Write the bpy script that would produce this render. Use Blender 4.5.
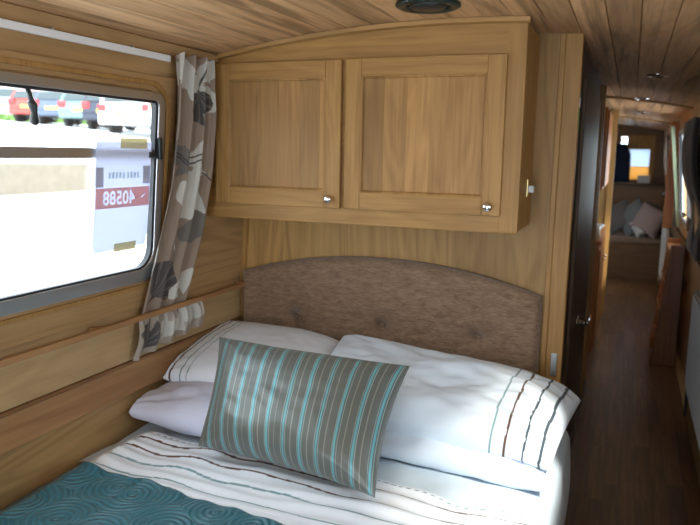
import bpy, bmesh, math, random
from mathutils import Vector, Matrix, noise
random.seed(7)
S = bpy.context.scene
for o in list(bpy.data.objects): bpy.data.objects.remove(o)
COL = S.collection

# ------------------------------------------------------------ camera
cd = bpy.data.cameras.new('camera'); cam = bpy.data.objects.new('camera', cd); COL.objects.link(cam)
cd.sensor_width = 36; cd.lens = 36; cd.clip_start = 0.02; cd.clip_end = 300
cr = Vector((0.9287, 0.370367, 0.018557)); cu = Vector((-0.074721, 0.13788, 0.987626)); cf = Vector((-0.363225, 0.918595, -0.155724))
cam.matrix_world = Matrix(((cr.x, cu.x, -cf.x, 0), (cr.y, cu.y, -cf.y, 0), (cr.z, cu.z, -cf.z, 1.49), (0, 0, 0, 1)))
cd.dof.use_dof = True; cd.dof.focus_distance = 2.2; cd.dof.aperture_fstop = 3.6
S.camera = cam

# ------------------------------------------------------------ world, sun, daylight
W = bpy.data.worlds.new('sky'); S.world = W; W.use_nodes = True
W.node_tree.nodes['Background'].inputs[0].default_value = (0.80, 0.90, 1.0, 1)
W.node_tree.nodes['Background'].inputs[1].default_value = 8.0
sd = bpy.data.lights.new('sun', 'SUN'); sd.energy = 8; sd.angle = math.radians(7); sd.color = (1, 0.95, 0.86)
sun = bpy.data.objects.new('sun', sd); COL.objects.link(sun)
sun.rotation_euler = Vector((-0.62, 0.60, -0.74)).to_track_quat('-Z', 'Y').to_euler()
def portal(name, loc, sx, sy, direction):
    l = bpy.data.lights.new(name, 'AREA'); l.shape = 'RECTANGLE'; l.size = sx; l.size_y = sy; l.cycles.is_portal = True
    o = bpy.data.objects.new(name, l); COL.objects.link(o); o.location = loc
    o.rotation_euler = Vector(direction).to_track_quat('-Z', 'Z').to_euler()
portal('daylight_portal', (-1.66, 1.6, 1.345), 1.0, .66, (1, 0, 0))
portal('daylight_portal', (.50, 1.265, 1.345), 1.05, .66, (-1, 0, 0))
portal('daylight_portal', (-.55, -1.36, 1.08), 1.6, 1.45, (0, 1, 0))
portal('daylight_portal', (-1.66, 5.6, 1.345), 1.0, .66, (1, 0, 0))
portal('daylight_portal', (-1.66, 8.0, 1.345), 1.0, .66, (1, 0, 0))
portal('daylight_portal', (.50, 6.2, 1.345), 1.0, .66, (-1, 0, 0))
S.view_settings.view_transform = 'Standard'; S.view_settings.look = 'None'
S.view_settings.gamma = 1; S.view_settings.use_curve_mapping = False
S.view_settings.exposure = 0.0

# ------------------------------------------------------------ node helpers
class NT:
    def __init__(s, name):
        s.m = bpy.data.materials.new(name); s.m.use_nodes = True; s.t = s.m.node_tree
        s.b = s.t.nodes['Principled BSDF']; s.out = s.t.nodes['Material Output']
    def n(s, typ, **kw):
        nd = s.t.nodes.new('ShaderNode' + typ)
        for k, v in kw.items(): setattr(nd, k, v)
        return nd
    def put(s, sock, v):
        if isinstance(v, bpy.types.NodeSocket): s.t.links.new(v, sock)
        else: sock.default_value = v
    def math(s, op, a, b=0.0, c=0.0):
        nd = s.n('Math', operation=op)
        s.put(nd.inputs[0], a); s.put(nd.inputs[1], b); s.put(nd.inputs[2], c)
        return nd.outputs[0]
    def mix(s, f, a, b, mode='MIX'):
        nd = s.n('Mix', data_type='RGBA', blend_type=mode)
        s.put(nd.inputs[0], f); s.put(nd.inputs[6], a); s.put(nd.inputs[7], b)
        return nd.outputs[2]
    def ramp(s, f, stops):
        nd = s.n('ValToRGB'); e = nd.color_ramp.elements
        while len(e) < len(stops): e.new(0.5)
        for el, (p, c) in zip(e, stops): el.position = p; el.color = (*c, 1) if len(c) == 3 else c
        s.put(nd.inputs[0], f); return nd.outputs[0]
    def noise(s, vec, scale=1, detail=4, rough=.55, dist=0.0):
        nd = s.n('TexNoise'); s.put(nd.inputs['Vector'], vec); nd.inputs['Scale'].default_value = scale
        nd.inputs['Detail'].default_value = detail; nd.inputs['Roughness'].default_value = rough; nd.inputs['Distortion'].default_value = dist
        return nd.outputs[0]
    def mapping(s, vec, scale=(1, 1, 1), loc=(0, 0, 0)):
        nd = s.n('Mapping'); s.put(nd.inputs[0], vec); nd.inputs['Scale'].default_value = scale; s.put(nd.inputs['Location'], loc)
        return nd.outputs[0]
    def bump(s, h, strength=.3, dist=.002, normal=None):
        nd = s.n('Bump'); s.put(nd.inputs['Height'], h); nd.inputs['Strength'].default_value = strength; nd.inputs['Distance'].default_value = dist
        if normal: s.put(nd.inputs['Normal'], normal)
        return nd.outputs[0]
    def obj(s): return s.n('TexCoord').outputs['Object']
    def uv(s): return s.n('TexCoord').outputs['UV']
    def sep(s, v):
        nd = s.n('SeparateXYZ'); s.put(nd.inputs[0], v); return nd.outputs

def plain(name, col, rough=.5, metal=0.0, spec=.5, **kw):
    k = NT(name); k.b.inputs['Base Color'].default_value = (*col, 1)
    k.b.inputs['Roughness'].default_value = rough; k.b.inputs['Metallic'].default_value = metal
    k.b.inputs['Specular IOR Level'].default_value = spec
    for a, v in kw.items(): k.b.inputs[a.replace('_', ' ')].default_value = v
    return k.m

def wood(name, light, dark, axis='z', rough=.52, freq=1.0, fig=.4, board=None, streak=0.0, coat=0.04, gap=False):
    """oak-like grain running along one axis; board=(axis, width, offset) varies it from board to board"""
    k = NT(name); P = k.obj()
    ai = 'xyz'.index(axis)
    if board:
        bax, bw, boff = board
        c = k.sep(P)['XYZ'.index(bax.upper())]
        q = k.math('DIVIDE', k.math('ADD', c, boff), bw)
        idx = k.math('FLOOR', q)
        wn = k.n('TexWhiteNoise', noise_dimensions='1D'); k.put(wn.inputs['W'], idx)
        rnd = wn.outputs['Value']
        P0 = P
        cmb = k.n('CombineXYZ'); off = k.math('MULTIPLY', rnd, 37.0)
        for i in range(3): k.put(cmb.inputs[i], off)
        va = k.n('VectorMath', operation='ADD'); k.put(va.inputs[0], P); k.put(va.inputs[1], cmb.outputs[0]); P = va.outputs[0]
        frac = k.math('FRACT', q)
    oi = k.n('ObjectInfo').outputs['Random']
    cm = k.n('CombineXYZ'); o2 = k.math('MULTIPLY', oi, 11.0)
    for i in range(3): k.put(cm.inputs[i], o2)
    va = k.n('VectorMath', operation='ADD'); k.put(va.inputs[0], P); k.put(va.inputs[1], cm.outputs[0]); P = va.outputs[0]
    sc = [60 * freq] * 3; sc[ai] = 1.9 * freq
    fine = k.noise(k.mapping(P, sc), 1, 6, .6, .25)
    sc = [190 * freq] * 3; sc[ai] = 7 * freq
    pore = k.noise(k.mapping(P, sc), 1, 3, .6)
    sc = [9 * freq] * 3; sc[ai] = 1.1 * freq
    broad = k.noise(k.mapping(P, sc), 1, 2, .5, .6)
    rings = k.math('SINE', k.math('MULTIPLY', broad, 46.0))          # cathedral figure
    rings = k.math('MULTIPLY_ADD', rings, .5, .5)
    v = k.math('ADD', k.math('MULTIPLY', fine, .62), k.math('MULTIPLY', rings, .16 * fig * 2))
    v = k.math('ADD', v, k.math('MULTIPLY', pore, .16))
    mid = tuple(.55 * a + .45 * b for a, b in zip(light, dark))
    col = k.ramp(v, [(.28, dark), (.5, mid), (.72, light)])
    if streak:
        sc = [13.0] * 3; sc[ai] = .55
        st = k.noise(k.mapping(P, sc), 1, 3, .6, 1.2)
        f = k.ramp(st, [(.52, (0, 0, 0)), (.66, (1, 1, 1))])
        col = k.mix(k.math('MULTIPLY', f, streak), col, (*[a * .45 for a in dark], 1))
    if board:
        hs = k.n('HueSaturation'); k.put(hs.inputs['Color'], col)
        k.put(hs.inputs['Value'], k.math('MULTIPLY_ADD', rnd, .45, .78)); hs.inputs['Fac'].default_value = 1
        col = hs.outputs[0]
        if gap:
            e = k.math('GREATER_THAN', k.math('ABSOLUTE', k.math('SUBTRACT', frac, .5)), .488)
            col = k.mix(k.math('MULTIPLY', e, .6), col, (*[a * .3 for a in dark], 1))
    k.put(k.b.inputs['Base Color'], col)
    k.b.inputs['Roughness'].default_value = rough
    k.b.inputs['Coat Weight'].default_value = coat; k.b.inputs['Specular IOR Level'].default_value = .35; k.b.inputs['Coat Roughness'].default_value = .3
    k.put(k.b.inputs['Normal'], k.bump(k.math('ADD', fine, k.math('MULTIPLY', pore, .5)), .25, .0012))
    return k.m

OAK_L, OAK_D = (.45, .252, .080), (.28, .145, .042)
M = {}
M['oak_z'] = wood('oak_upright', OAK_L, OAK_D, 'z')
M['oak_x'] = wood('oak_across', OAK_L, OAK_D, 'x')
M['oak_y'] = wood('oak_lengthwise', (.47, .29, .13), (.33, .19, .08), 'y')
M['oak_panel'] = wood('oak_door_panel', (.44, .245, .083), (.27, .138, .043), 'z', freq=1.0, fig=.4, board=('x', .083, .31))
M['oak_ply_z'] = wood('oak_veneer_upright', (.45, .265, .090), (.28, .152, .048), 'z', freq=.8, fig=.7, board=('x', .19, .05))
M['oak_ply_y'] = wood('oak_veneer_lengthwise', (.47, .29, .13), (.32, .185, .075), 'y', freq=.75, fig=.8)
M['oak_plank'] = wood('oak_plank_pale', (.53, .36, .18), (.39, .25, .115), 'y', freq=.7)
M['oak_pink'] = wood('oak_plank_reddish', (.47, .26, .11), (.29, .14, .055), 'y', freq=.7)
M['oak_dark'] = wood('oak_moulding', (.30, .15, .055), (.16, .07, .025), 'y')
M['oak_low'] = wood('oak_lower_lining', (.43, .27, .115), (.29, .17, .065), 'y', freq=.6, fig=.8)
M['ceil'] = wood('ash_ceiling_boards', (.72, .46, .25), (.46, .26, .12), 'y', rough=.5, board=('x', .0965, 2.0315), streak=.85, coat=.05)
M['orange'] = wood('orange_pine', (.50, .20, .05), (.30, .10, .025), 'z', rough=.35)
M['orange_y'] = wood('orange_pine_cap', (.50, .20, .05), (.30, .10, .025), 'y', rough=.35)
M['orange_shade'] = wood('orange_pine_shaded', (.24, .095, .03), (.14, .05, .016), 'z', rough=.45)  # orange pine darkened: shade on the steps' near side put into the colour
M['darkdoor'] = wood('dark_stained_door', (.12, .062, .028), (.055, .028, .012), 'z', rough=.5, coat=.1)
M['brown_end'] = wood('brown_lounge_wood', (.20, .11, .05), (.10, .05, .02), 'x', rough=.4)
M['steel'] = plain('chrome', (.75, .76, .78), .12, 1.0)
M['alu'] = plain('brushed_aluminium', (.56, .58, .60), .38, 1.0)
M['rubber'] = plain('black_rubber', (.012, .014, .018), .55)
M['blackp'] = plain('black_plastic', (.015, .02, .02), .4)
M['whiteplastic'] = plain('white_rail', (.8, .82, .84), .35)
M['white_enamel'] = plain('white_enamel', (.55, .56, .56), .3)
M['cream'] = plain('cream_ceramic', (.75, .68, .5), .3)
M['brass'] = plain('brass', (.75, .6, .28), .3, .9)
M['plaster'] = plain('pale_panel', (.7, .72, .78), .6)
def floor_mat():
    k = NT('walnut_strip_floor'); P = k.obj(); X, Y, Z = k.sep(P)
    q = k.math('DIVIDE', k.math('ADD', X, .012 + 5 * .068), .068); i = k.math('FLOOR', q)
    wn = k.n('TexWhiteNoise', noise_dimensions='1D'); k.put(wn.inputs['W'], i)
    yy = k.math('ADD', k.math('DIVIDE', Y, .62), k.math('MULTIPLY', wn.outputs[0], 5.0)); j = k.math('FLOOR', yy)
    w2 = k.n('TexWhiteNoise', noise_dimensions='2D'); c = k.n('CombineXYZ'); k.put(c.inputs[0], i); k.put(c.inputs[1], j); k.put(w2.inputs['Vector'], c.outputs[0])
    r = w2.outputs['Value']
    off = k.n('CombineXYZ'); k.put(off.inputs[0], k.math('MULTIPLY', r, 9)); k.put(off.inputs[1], k.math('MULTIPLY', r, 21))
    va = k.n('VectorMath', operation='ADD'); k.put(va.inputs[0], P); k.put(va.inputs[1], off.outputs[0])
    g = k.noise(k.mapping(va.outputs[0], (45, 2.2, 1)), 1, 5, .6, .4)
    col = k.ramp(g, [(.3, (.08, .038, .018)), (.55, (.165, .085, .040)), (.75, (.25, .135, .064))])
    hs = k.n('HueSaturation'); k.put(hs.inputs['Color'], col); k.put(hs.inputs['Value'], k.math('MULTIPLY_ADD', r, .7, .7)); col = hs.outputs[0]
    ex = k.math('GREATER_THAN', k.math('ABSOLUTE', k.math('SUBTRACT', k.math('FRACT', q), .5)), .472)
    ey = k.math('GREATER_THAN', k.math('ABSOLUTE', k.math('SUBTRACT', k.math('FRACT', yy), .5)), .4965)
    pale = k.math('MULTIPLY', ex, k.math('GREATER_THAN', r, .68))      # a few joints show pale filler
    col = k.mix(k.math('MULTIPLY', k.math('MAXIMUM', ex, ey), .55), col, (.04, .02, .01, 1))
    col = k.mix(k.math('MULTIPLY', pale, .8), col, (.42, .33, .24, 1))
    k.put(k.b.inputs['Base Color'], col); k.b.inputs['Roughness'].default_value = .33
    k.put(k.b.inputs['Normal'], k.bump(g, .15, .001))
    return k.m
M['floor'] = floor_mat()

def fabric(name, col, col2=None, weave=900, rough=.9, bump=.25, sheen=.2, broad=0.0):
    k = NT(name); P = k.obj()
    n1 = k.noise(P, weave, 2, .6)
    c = k.mix(n1, (*col, 1), (*(col2 or [x * .85 for x in col]), 1))
    k.put(k.b.inputs['Base Color'], c); k.b.inputs['Roughness'].default_value = rough
    k.b.inputs['Sheen Weight'].default_value = sheen; k.b.inputs['Specular IOR Level'].default_value = .25
    nb = k.noise(P, 14, 3, .55, .4)
    h = k.math('ADD', k.math('MULTIPLY', n1, .15), k.math('MULTIPLY', nb, 2.0 * broad))
    k.put(k.b.inputs['Normal'], k.bump(h, bump, .004))
    return k.m
M['sheet'] = fabric('pale_blue_sheet', (.64, .75, .84), broad=1, bump=.4)
M['lilac'] = fabric('lilac_white_cotton', (.74, .77, .93), broad=1, bump=.4)
M['whitecot'] = fabric('white_cotton', (.76, .85, .96), broad=1, bump=.35)
def headboard_mat():
    k = NT('brown_chenille'); P = k.obj()
    n1 = k.noise(k.mapping(P, (45, 100, 260)), 1, 4, .65, .4); n2 = k.noise(k.mapping(P, (14, 20, 60)), 1, 3, .6)
    v = k.math('ADD', k.math('MULTIPLY', n1, .7), k.math('MULTIPLY', n2, .3))
    k.put(k.b.inputs['Base Color'], k.ramp(v, [(.34, (.135, .078, .045)), (.5, (.225, .142, .088)), (.66, (.315, .212, .138))]))
    k.b.inputs['Roughness'].default_value = .85; k.b.inputs['Sheen Weight'].default_value = .3; k.b.inputs['Specular IOR Level'].default_value = .2
    k.put(k.b.inputs['Normal'], k.bump(n1, .5, .003)); return k.m
M['headboard'] = headboard_mat()
def attr_mat(name, attr, rough=.85, sheen=.2, transl=0.0, bump=.25, weave=700):
    k = NT(name); a = k.n('Attribute', attribute_name=attr)
    n1 = k.noise(k.obj(), weave, 2, .6)
    c = k.mix(.12, a.outputs['Color'], k.mix(n1, (.3, .3, .3, 1), (1, 1, 1, 1)), 'MULTIPLY')
    k.put(k.b.inputs['Base Color'], c); k.b.inputs['Roughness'].default_value = rough; k.b.inputs['Sheen Weight'].default_value = sheen
    k.b.inputs['Specular IOR Level'].default_value = .25
    nb = k.noise(k.obj(), 16, 3, .5, .3)
    k.put(k.b.inputs['Normal'], k.bump(k.math('ADD', k.math('MULTIPLY', n1, .1), k.math('MULTIPLY', nb, 1.2)), bump, .004))
    if transl:
        t = k.n('BsdfTranslucent'); k.put(t.inputs[0], c); m = k.n('MixShader'); m.inputs[0].default_value = transl
        k.t.links.new(k.b.outputs[0], m.inputs[1]); k.t.links.new(t.outputs[0], m.inputs[2]); k.t.links.new(m.outputs[0], k.out.inputs[0])
    return k.m
M['curtain'] = attr_mat('leaf_print_curtain', 'print', transl=.25)
M['stripecot'] = attr_mat('white_cotton_stitched', 'print')
def satin(name, attr):
    k = NT(name); a = k.n('Attribute', attribute_name=attr)
    k.put(k.b.inputs['Base Color'], a.outputs['Color']); k.b.inputs['Roughness'].default_value = .42
    k.b.inputs['Anisotropic'].default_value = .5; k.b.inputs['Sheen Weight'].default_value = .08; k.b.inputs['Specular IOR Level'].default_value = .6
    k.b.inputs['Metallic'].default_value = .25
    n = k.noise(k.obj(), 9, 3, .5, .5); k.put(k.b.inputs['Normal'], k.bump(n, .15, .012)); return k.m
M['satin'] = satin('grey_green_satin', 'print')
def throw_mat():
    k = NT('teal_embossed_satin'); P = k.obj()
    v = k.n('TexVoronoi', voronoi_dimensions='2D', feature='F1'); k.put(v.inputs['Vector'], P); v.inputs['Scale'].default_value = 6.2; v.inputs['Randomness'].default_value = .75
    rg = k.math('SINE', k.math('MULTIPLY', v.outputs['Distance'], 58.0))
    n = k.noise(P, 3, 2, .5)
    c = k.mix(n, (.014, .095, .125, 1), (.030, .160, .21, 1)); c = k.mix(k.math('MULTIPLY_ADD', rg, .18, .18), c, (.06, .24, .32, 1))  # rings mixed towards paler blue: satin highlights put into the colour
    k.put(k.b.inputs['Base Color'], c); k.b.inputs['Roughness'].default_value = .42; k.b.inputs['Sheen Weight'].default_value = .08
    k.put(k.b.inputs['Normal'], k.bump(rg, .7, .004)); return k.m
M['throw'] = throw_mat()
def glass_mat():
    k = NT('window_glass'); t = k.n('BsdfTransparent'); t.inputs[0].default_value = (.97, .985, .98, 1)
    g = k.n('BsdfGlossy'); g.inputs['Roughness'].default_value = .02
    m = k.n('MixShader'); m.inputs[0].default_value = .04
    k.t.links.new(t.outputs[0], m.inputs[1]); k.t.links.new(g.outputs[0], m.inputs[2])
    k.t.links.new(m.outputs[0], k.out.inputs[0]); return k.m
M['glass'] = glass_mat()
def translucent(name, col, f):
    k = NT(name); k.b.inputs['Base Color'].default_value = (*col, 1); k.b.inputs['Roughness'].default_value = .7
    t = k.n('BsdfTranslucent'); t.inputs[0].default_value = (*col, 1); m = k.n('MixShader'); m.inputs[0].default_value = f
    k.t.links.new(k.b.outputs[0], m.inputs[1]); k.t.links.new(t.outputs[0], m.inputs[2]); k.t.links.new(m.outputs[0], k.out.inputs[0]); return k.m
PF = .34
M['paper'] = translucent('white_paper', (.80, .84, .97), PF)
M['redink'] = translucent('backlit_red_ink', (.95, .60, .64), PF)  # red paled to carry the daylight coming through the notice
M['greyink'] = translucent('grey_ink', (.62, .63, .72), PF)
M['blueink'] = translucent('pale_blue_ink', (.72, .84, .92), PF)
M['tape'] = translucent('masking_tape', (.80, .76, .52), PF * .8)

# ------------------------------------------------------------ mesh helpers
def link(name, me, mat=None, parent=None, smooth=False):
    o = bpy.data.objects.new(name, me); COL.objects.link(o)
    if mat is not None: me.materials.append(mat)
    if parent is not None: o.parent = parent
    if smooth:
        for p in me.polygons: p.use_smooth = True
    return o
def fin(name, bm, mat=None, parent=None, smooth=False, bevel=0):
    me = bpy.data.meshes.new(name); bmesh.ops.recalc_face_normals(bm, faces=bm.faces); bm.to_mesh(me); bm.free()
    o = link(name, me, mat, parent, smooth)
    if bevel:
        b = o.modifiers.new('bevel', 'BEVEL'); b.width = bevel; b.segments = 2; b.limit_method = 'ANGLE'; b.harden_normals = False
    return o
def box(bm, x0, x1, y0, y1, z0, z1):
    vs = [bm.verts.new((x, y, z)) for z in (z0, z1) for y in (y0, y1) for x in (x0, x1)]
    for f in ((0, 2, 3, 1), (4, 5, 7, 6), (0, 1, 5, 4), (2, 6, 7, 3), (0, 4, 6, 2), (1, 3, 7, 5)): bm.faces.new([vs[i] for i in f])
    return vs
def B(*bs):
    bm = bmesh.new()
    for b in bs: box(bm, *b)
    return bm
def lathe(bm, prof, c, axis=(0, 0, 1), seg=24):
    q = Vector((0, 0, 1)).rotation_difference(Vector(axis)); rings = []
    for r, h in prof:
        rings.append([bm.verts.new(Vector(c) + q @ Vector((r * math.cos(2 * math.pi * i / seg), r * math.sin(2 * math.pi * i / seg), h))) for i in range(seg)])
    for a, b in zip(rings, rings[1:]):
        for i in range(seg): bm.faces.new((a[i], a[(i + 1) % seg], b[(i + 1) % seg], b[i]))
    bm.faces.new(list(reversed(rings[0]))); bm.faces.new(rings[-1])
def tube(bm, pts, r, seg=10):
    pts = [Vector(p) for p in pts]; rings = []; up = Vector((0.13, .21, 1)).normalized()
    for i, p in enumerate(pts):
        d = (pts[min(i + 1, len(pts) - 1)] - pts[max(i - 1, 0)]).normalized()
        a = d.cross(up).normalized(); b = d.cross(a)
        rr = r[i] if isinstance(r, (list, tuple)) else r
        rings.append([bm.verts.new(p + a * rr * math.cos(2 * math.pi * k / seg) + b * rr * math.sin(2 * math.pi * k / seg)) for k in range(seg)])
    for a, b in zip(rings, rings[1:]):
        for i in range(seg): bm.faces.new((a[i], a[(i + 1) % seg], b[(i + 1) % seg], b[i]))
    bm.faces.new(list(reversed(rings[0]))); bm.faces.new(rings[-1])
def prism(bm, outline, fn0, fn1):
    a = [bm.verts.new(fn0(*p)) for p in outline]; b = [bm.verts.new(fn1(*p)) for p in outline]; n = len(a)
    bm.faces.new(a); bm.faces.new(list(reversed(b)))
    for i in range(n): bm.faces.new((a[i], b[i], b[(i + 1) % n], a[(i + 1) % n]))
def thing(name, label, cat, loc=(0, 0, 0), rz=0, group=None):
    o = bpy.data.objects.new(name, None); COL.objects.link(o); o.location = loc; o.rotation_euler = (0, 0, rz); o.empty_display_size = .05
    o['label'] = label; o['category'] = cat
    if group: o['group'] = group
    return o
def tag(o, label, cat, group=None):
    o['label'] = label; o['category'] = cat
    if group: o['group'] = group
    return o
def struct(o): o['kind'] = 'structure'; return o
def rrect(y0, y1, z0, z1, r, seg=7):
    if not isinstance(r, (tuple, list)): r = (r,) * 4               # order: (y1,z1) (y0,z1) (y0,z0) (y1,z0)
    pts = []
    for (cy, cz, a0, rr) in ((y1, z1, 0, r[0]), (y0, z1, 90, r[1]), (y0, z0, 180, r[2]), (y1, z0, 270, r[3])):
        sy = -1 if cy == y1 else 1; sz = -1 if cz == z1 else 1
        for i in range(seg + 1):
            a = math.radians(a0 + 90 * i / seg); pts.append((cy + sy * rr + rr * math.cos(a), cz + sz * rr + rr * math.sin(a)))
    return pts
def plate(name, outline, holes, pos, mat, thick_fn, parent=None, bevel=0):
    """flat plate with holes; pos(a,b) front surface, thick_fn(a,b) back surface"""
    bm = bmesh.new(); loops = []
    edges = []
    for lp in [outline] + holes:
        vs = [bm.verts.new((a, b, 0)) for a, b in lp]; loops.append(vs)
        for i in range(len(vs)): edges.append(bm.edges.new((vs[i], vs[(i + 1) % len(vs)])))
    bmesh.ops.triangle_fill(bm, use_beauty=True, use_dissolve=False, edges=edges, normal=(0, 0, 1))
    fr = list(bm.faces); back = {v: bm.verts.new(v.co) for v in list(bm.verts)}
    for f in fr: bm.faces.new([back[v] for v in reversed(f.verts)])
    for vs in loops:
        for i in range(len(vs)):
            a, b = vs[i], vs[(i + 1) % len(vs)]; bm.faces.new((a, b, back[b], back[a]))
    for v, w in back.items():
        a, b = v.co.x, v.co.y; v.co = pos(a, b); w.co = thick_fn(a, b)
    return fin(name, bm, mat, parent, bevel=bevel)
def paint(o, name, fn):
    me = o.data; at = me.color_attributes.new(name, 'FLOAT_COLOR', 'POINT')
    for i, v in enumerate(me.vertices): at.data[i].color = (*fn(i, v.co), 1)

# ------------------------------------------------------------ setting
XC = -.59
def cz(x): return 1.938 - .105 * (x - XC) ** 2
def xl(z): return -1.603 - .077 * (z - .849)  + .154 * (z - .849) if z > .849 else -1.603
Y0, Y1 = -1.3, 10.4
def xr(z): return (.45 - .085 * (z - .849)) if z > .849 else .45
# floor
struct(fin('floor', B((-1.75, .6, Y0, Y1, -.04, 0)), M['floor']))
# ceiling: tongue-and-groove boards running lengthwise, real V grooves, cambered
bm = bmesh.new(); prof = []; bw = .0965; n0 = -18; x = -2.0315 + 0
xs = []
i = math.floor((-1.62 + 2.0315) / bw)
while True:
    a = -2.0315 + i * bw; b = a + bw
    if a > .50: break
    prof += [(a, cz(a) + .007), (a + .0025, cz(a + .0025)), ((a + b) / 2, cz((a + b) / 2)), (b - .0025, cz(b - .0025))]; i += 1
v0 = [bm.verts.new((x, Y0, z)) for x, z in prof]; v1 = [bm.verts.new((x, Y1, z)) for x, z in prof]
t0 = [bm.verts.new((x, Y0, z + .05)) for x, z in prof]; t1 = [bm.verts.new((x, Y1, z + .05)) for x, z in prof]
for k in range(len(prof) - 1):
    bm.faces.new((v0[k], v0[k + 1], v1[k + 1], v1[k])); bm.faces.new((t0[k], t1[k], t1[k + 1], t0[k + 1]))
struct(fin('ceiling', bm, M['ceil']))
# cabin sides
WIN_L = [(1.02, 2.05, 1.05, 1.66), (5.1, 6.1, 1.05, 1.66), (7.4, 8.6, 1.05, 1.66)]
WIN_R = [(.75, 1.78, 1.05, 1.66), (5.72, 6.62, .98, 1.70), (7.5, 8.5, 1.05, 1.66)]
pl = lambda off: (lambda y, z: Vector((xl(z) + off, y, z)))
pr = lambda off: (lambda y, z: Vector((xr(z) - off, y, z)))
holes = [rrect(a - .012, b + .012, c - .012, d + .01, .07) for a, b, c, d in WIN_L]
struct(plate('wall_left', [(Y0, .849), (Y1, .849), (Y1, 1.87), (Y0, 1.87)], holes, pl(0), M['oak_ply_y'], lambda y, z: Vector((xl(z) - .026, y, z))))
struct(fin('wall_left', B((-1.68, -1.632, Y0, Y1, 0, .849)), M['oak_low']))
holes = [rrect(a - .012, b + .012, c - .012, d + .01, .07) for a, b, c, d in WIN_R]
struct(plate('wall_right', [(Y0, .849), (Y1, .849), (Y1, 1.87), (Y0, 1.87)], holes, pr(0), M['oak_ply_y'], lambda y, z: Vector((xr(z) + .05, y, z))))
struct(fin('wall_right', B((.425, .50, Y0, Y1, 0, .849)), M['brown_end']))
struct(plate('wall_rear', [(-1.68, 0), (.55, 0), (.55, 1.98), (-1.68, 1.98)], [[(-1.35, .35), (.25, .35), (.25, 1.80), (-1.35, 1.80)]], lambda a, b: Vector((a, Y0, b)), M['oak_ply_z'], lambda a, b: Vector((a, Y0 - .04, b))))
wr_ = struct(plate('added_rear_glazing', [(-1.37, .33), (.27, .33), (.27, 1.82), (-1.37, 1.82)], [[(-1.31, .40), (-.58, .40), (-.58, 1.76), (-1.31, 1.76)], [(-.52, .40), (.21, .40), (.21, 1.76), (-.52, 1.76)]], lambda a, b: Vector((a, Y0 + .01, b)), M['oak_x'], lambda a, b: Vector((a, Y0 - .05, b))))  # unseen rear glazing, added to bring more daylight into the cabin
# gunwale boards along the bed, left side
struct(fin('trim_1', B((-1.632, -1.592, Y0, 2.716, .749, .897)), M['oak_plank'], bevel=.003))
struct(fin('trim_2', B((-1.632, -1.588, Y0, 2.716, .733, .747)), M['oak_dark'], bevel=.004))
struct(fin('trim_3', B((-1.640, -1.605, Y0, 2.716, .62, .735)), M['oak_pink'], bevel=.003))
# slim retaining strip that the curtain is tucked behind
t = thing('curtain_retaining_strip', 'long thin oak strip under the window holding the bottom of the curtain', 'wooden strip', (-1.55, 1.6, .905))
fin('strip', B((-.006, .006, -1.0, 1.105, -.010, .010)), M['oak_pink'], t, bevel=.003)
for yy in (-.7, .15, 1.06): fin('spacer', B((-.042, -.006, yy - .012, yy + .012, -.009, .009)), M['oak_pink'], t)
# window surround board + bead
surr = plate('window_surround', [(.80, .930), (2.145, .930), (2.145, 1.735), (.80, 1.735)], [rrect(.995, 2.075, 1.025, 1.685, .09)], pl(.012), M['oak_y'], pl(0.0), bevel=.002)
surr.name = 'trim_4'; struct(surr)
struct(plate('trim_5', rrect(.965, 2.105, 1.000, 1.715, .10), [rrect(.985, 2.085, 1.015, 1.70, .09)], pl(.020), M['oak_z'], pl(.010), bevel=.002))
# window: aluminium frame, gasket, opening hopper bar, panes
def window(name, y0, y1, z0, z1, P, sgn, full=False, bar=1.473):
    fr = plate(name, rrect(y0 - .020, y1 + .020, z0 - .022, z1 + .018, (.045, .045, .09, .09)), [rrect(y0 + .018, y1 - .016, z0 + .022, z1 - .010, (.02, .02, .075, .075))], P(.026), M['alu'], P(-.006), bevel=.003)
    struct(fr)
    plate('gasket', rrect(y0 + .014, y1 - .012, z0 + .018, z1 - .006, (.02, .02, .075, .075)), [rrect(y0 + .026, y1 - .028, z0 + .029, z1 - .018, (.012, .012, .07, .07))], P(.022), M['rubber'], P(.002), fr)
    if bar:
        plate('transom_bar', [(y0 + .01, bar - .017), (y1 - .01, bar - .017), (y1 - .01, bar + .016), (y0 + .01, bar + .016)], [], P(.014), M['alu'], P(-.008), fr, bevel=.003)
    plate('pane', rrect(y0 + .010, y1 - .012, z0 + .014, z1 - .004, (.02, .02, .07, .07)), [], P(.004), M['glass'], P(.000), fr)
    return fr
w1 = window('window_1', *WIN_L[0], pl, 1)
window('window_2', *WIN_R[0], pr, -1)
window('window_3', *WIN_L[1], pl, 1)
window('window_4', *WIN_R[1], pr, -1, bar=None)
window('window_5', *WIN_L[2], pl, 1)
window('window_6', *WIN_R[2], pr, -1)
# hopper stay (black handle) and black side bracket
def wl(y, z, off): return (xl(z) + off, y, z)
bm = bmesh.new()
tube(bm, [wl(1.478, 1.648, .010), wl(1.478, 1.622, .022), wl(1.479, 1.606, .026)], [.007, .007, .008])
tube(bm, [wl(1.472, 1.612, .028), wl(1.479, 1.600, .030), wl(1.484, 1.58, .030), wl(1.488, 1.556, .028), wl(1.488, 1.548, .026)], [.010, .013, .009, .014, .008])
fin('catch', bm, M['blackp'], w1, True)
bm = bmesh.new()
box(bm, xl(1.5) + .008, xl(1.5) + .034, 2.034, 2.052, 1.452, 1.528)
box(bm, xl(1.46) + .010, xl(1.46) + .026, 1.995, 2.045, 1.458, 1.478)
fin('hinge_bracket', bm, M['blackp'], w1, bevel=.004)
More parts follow.
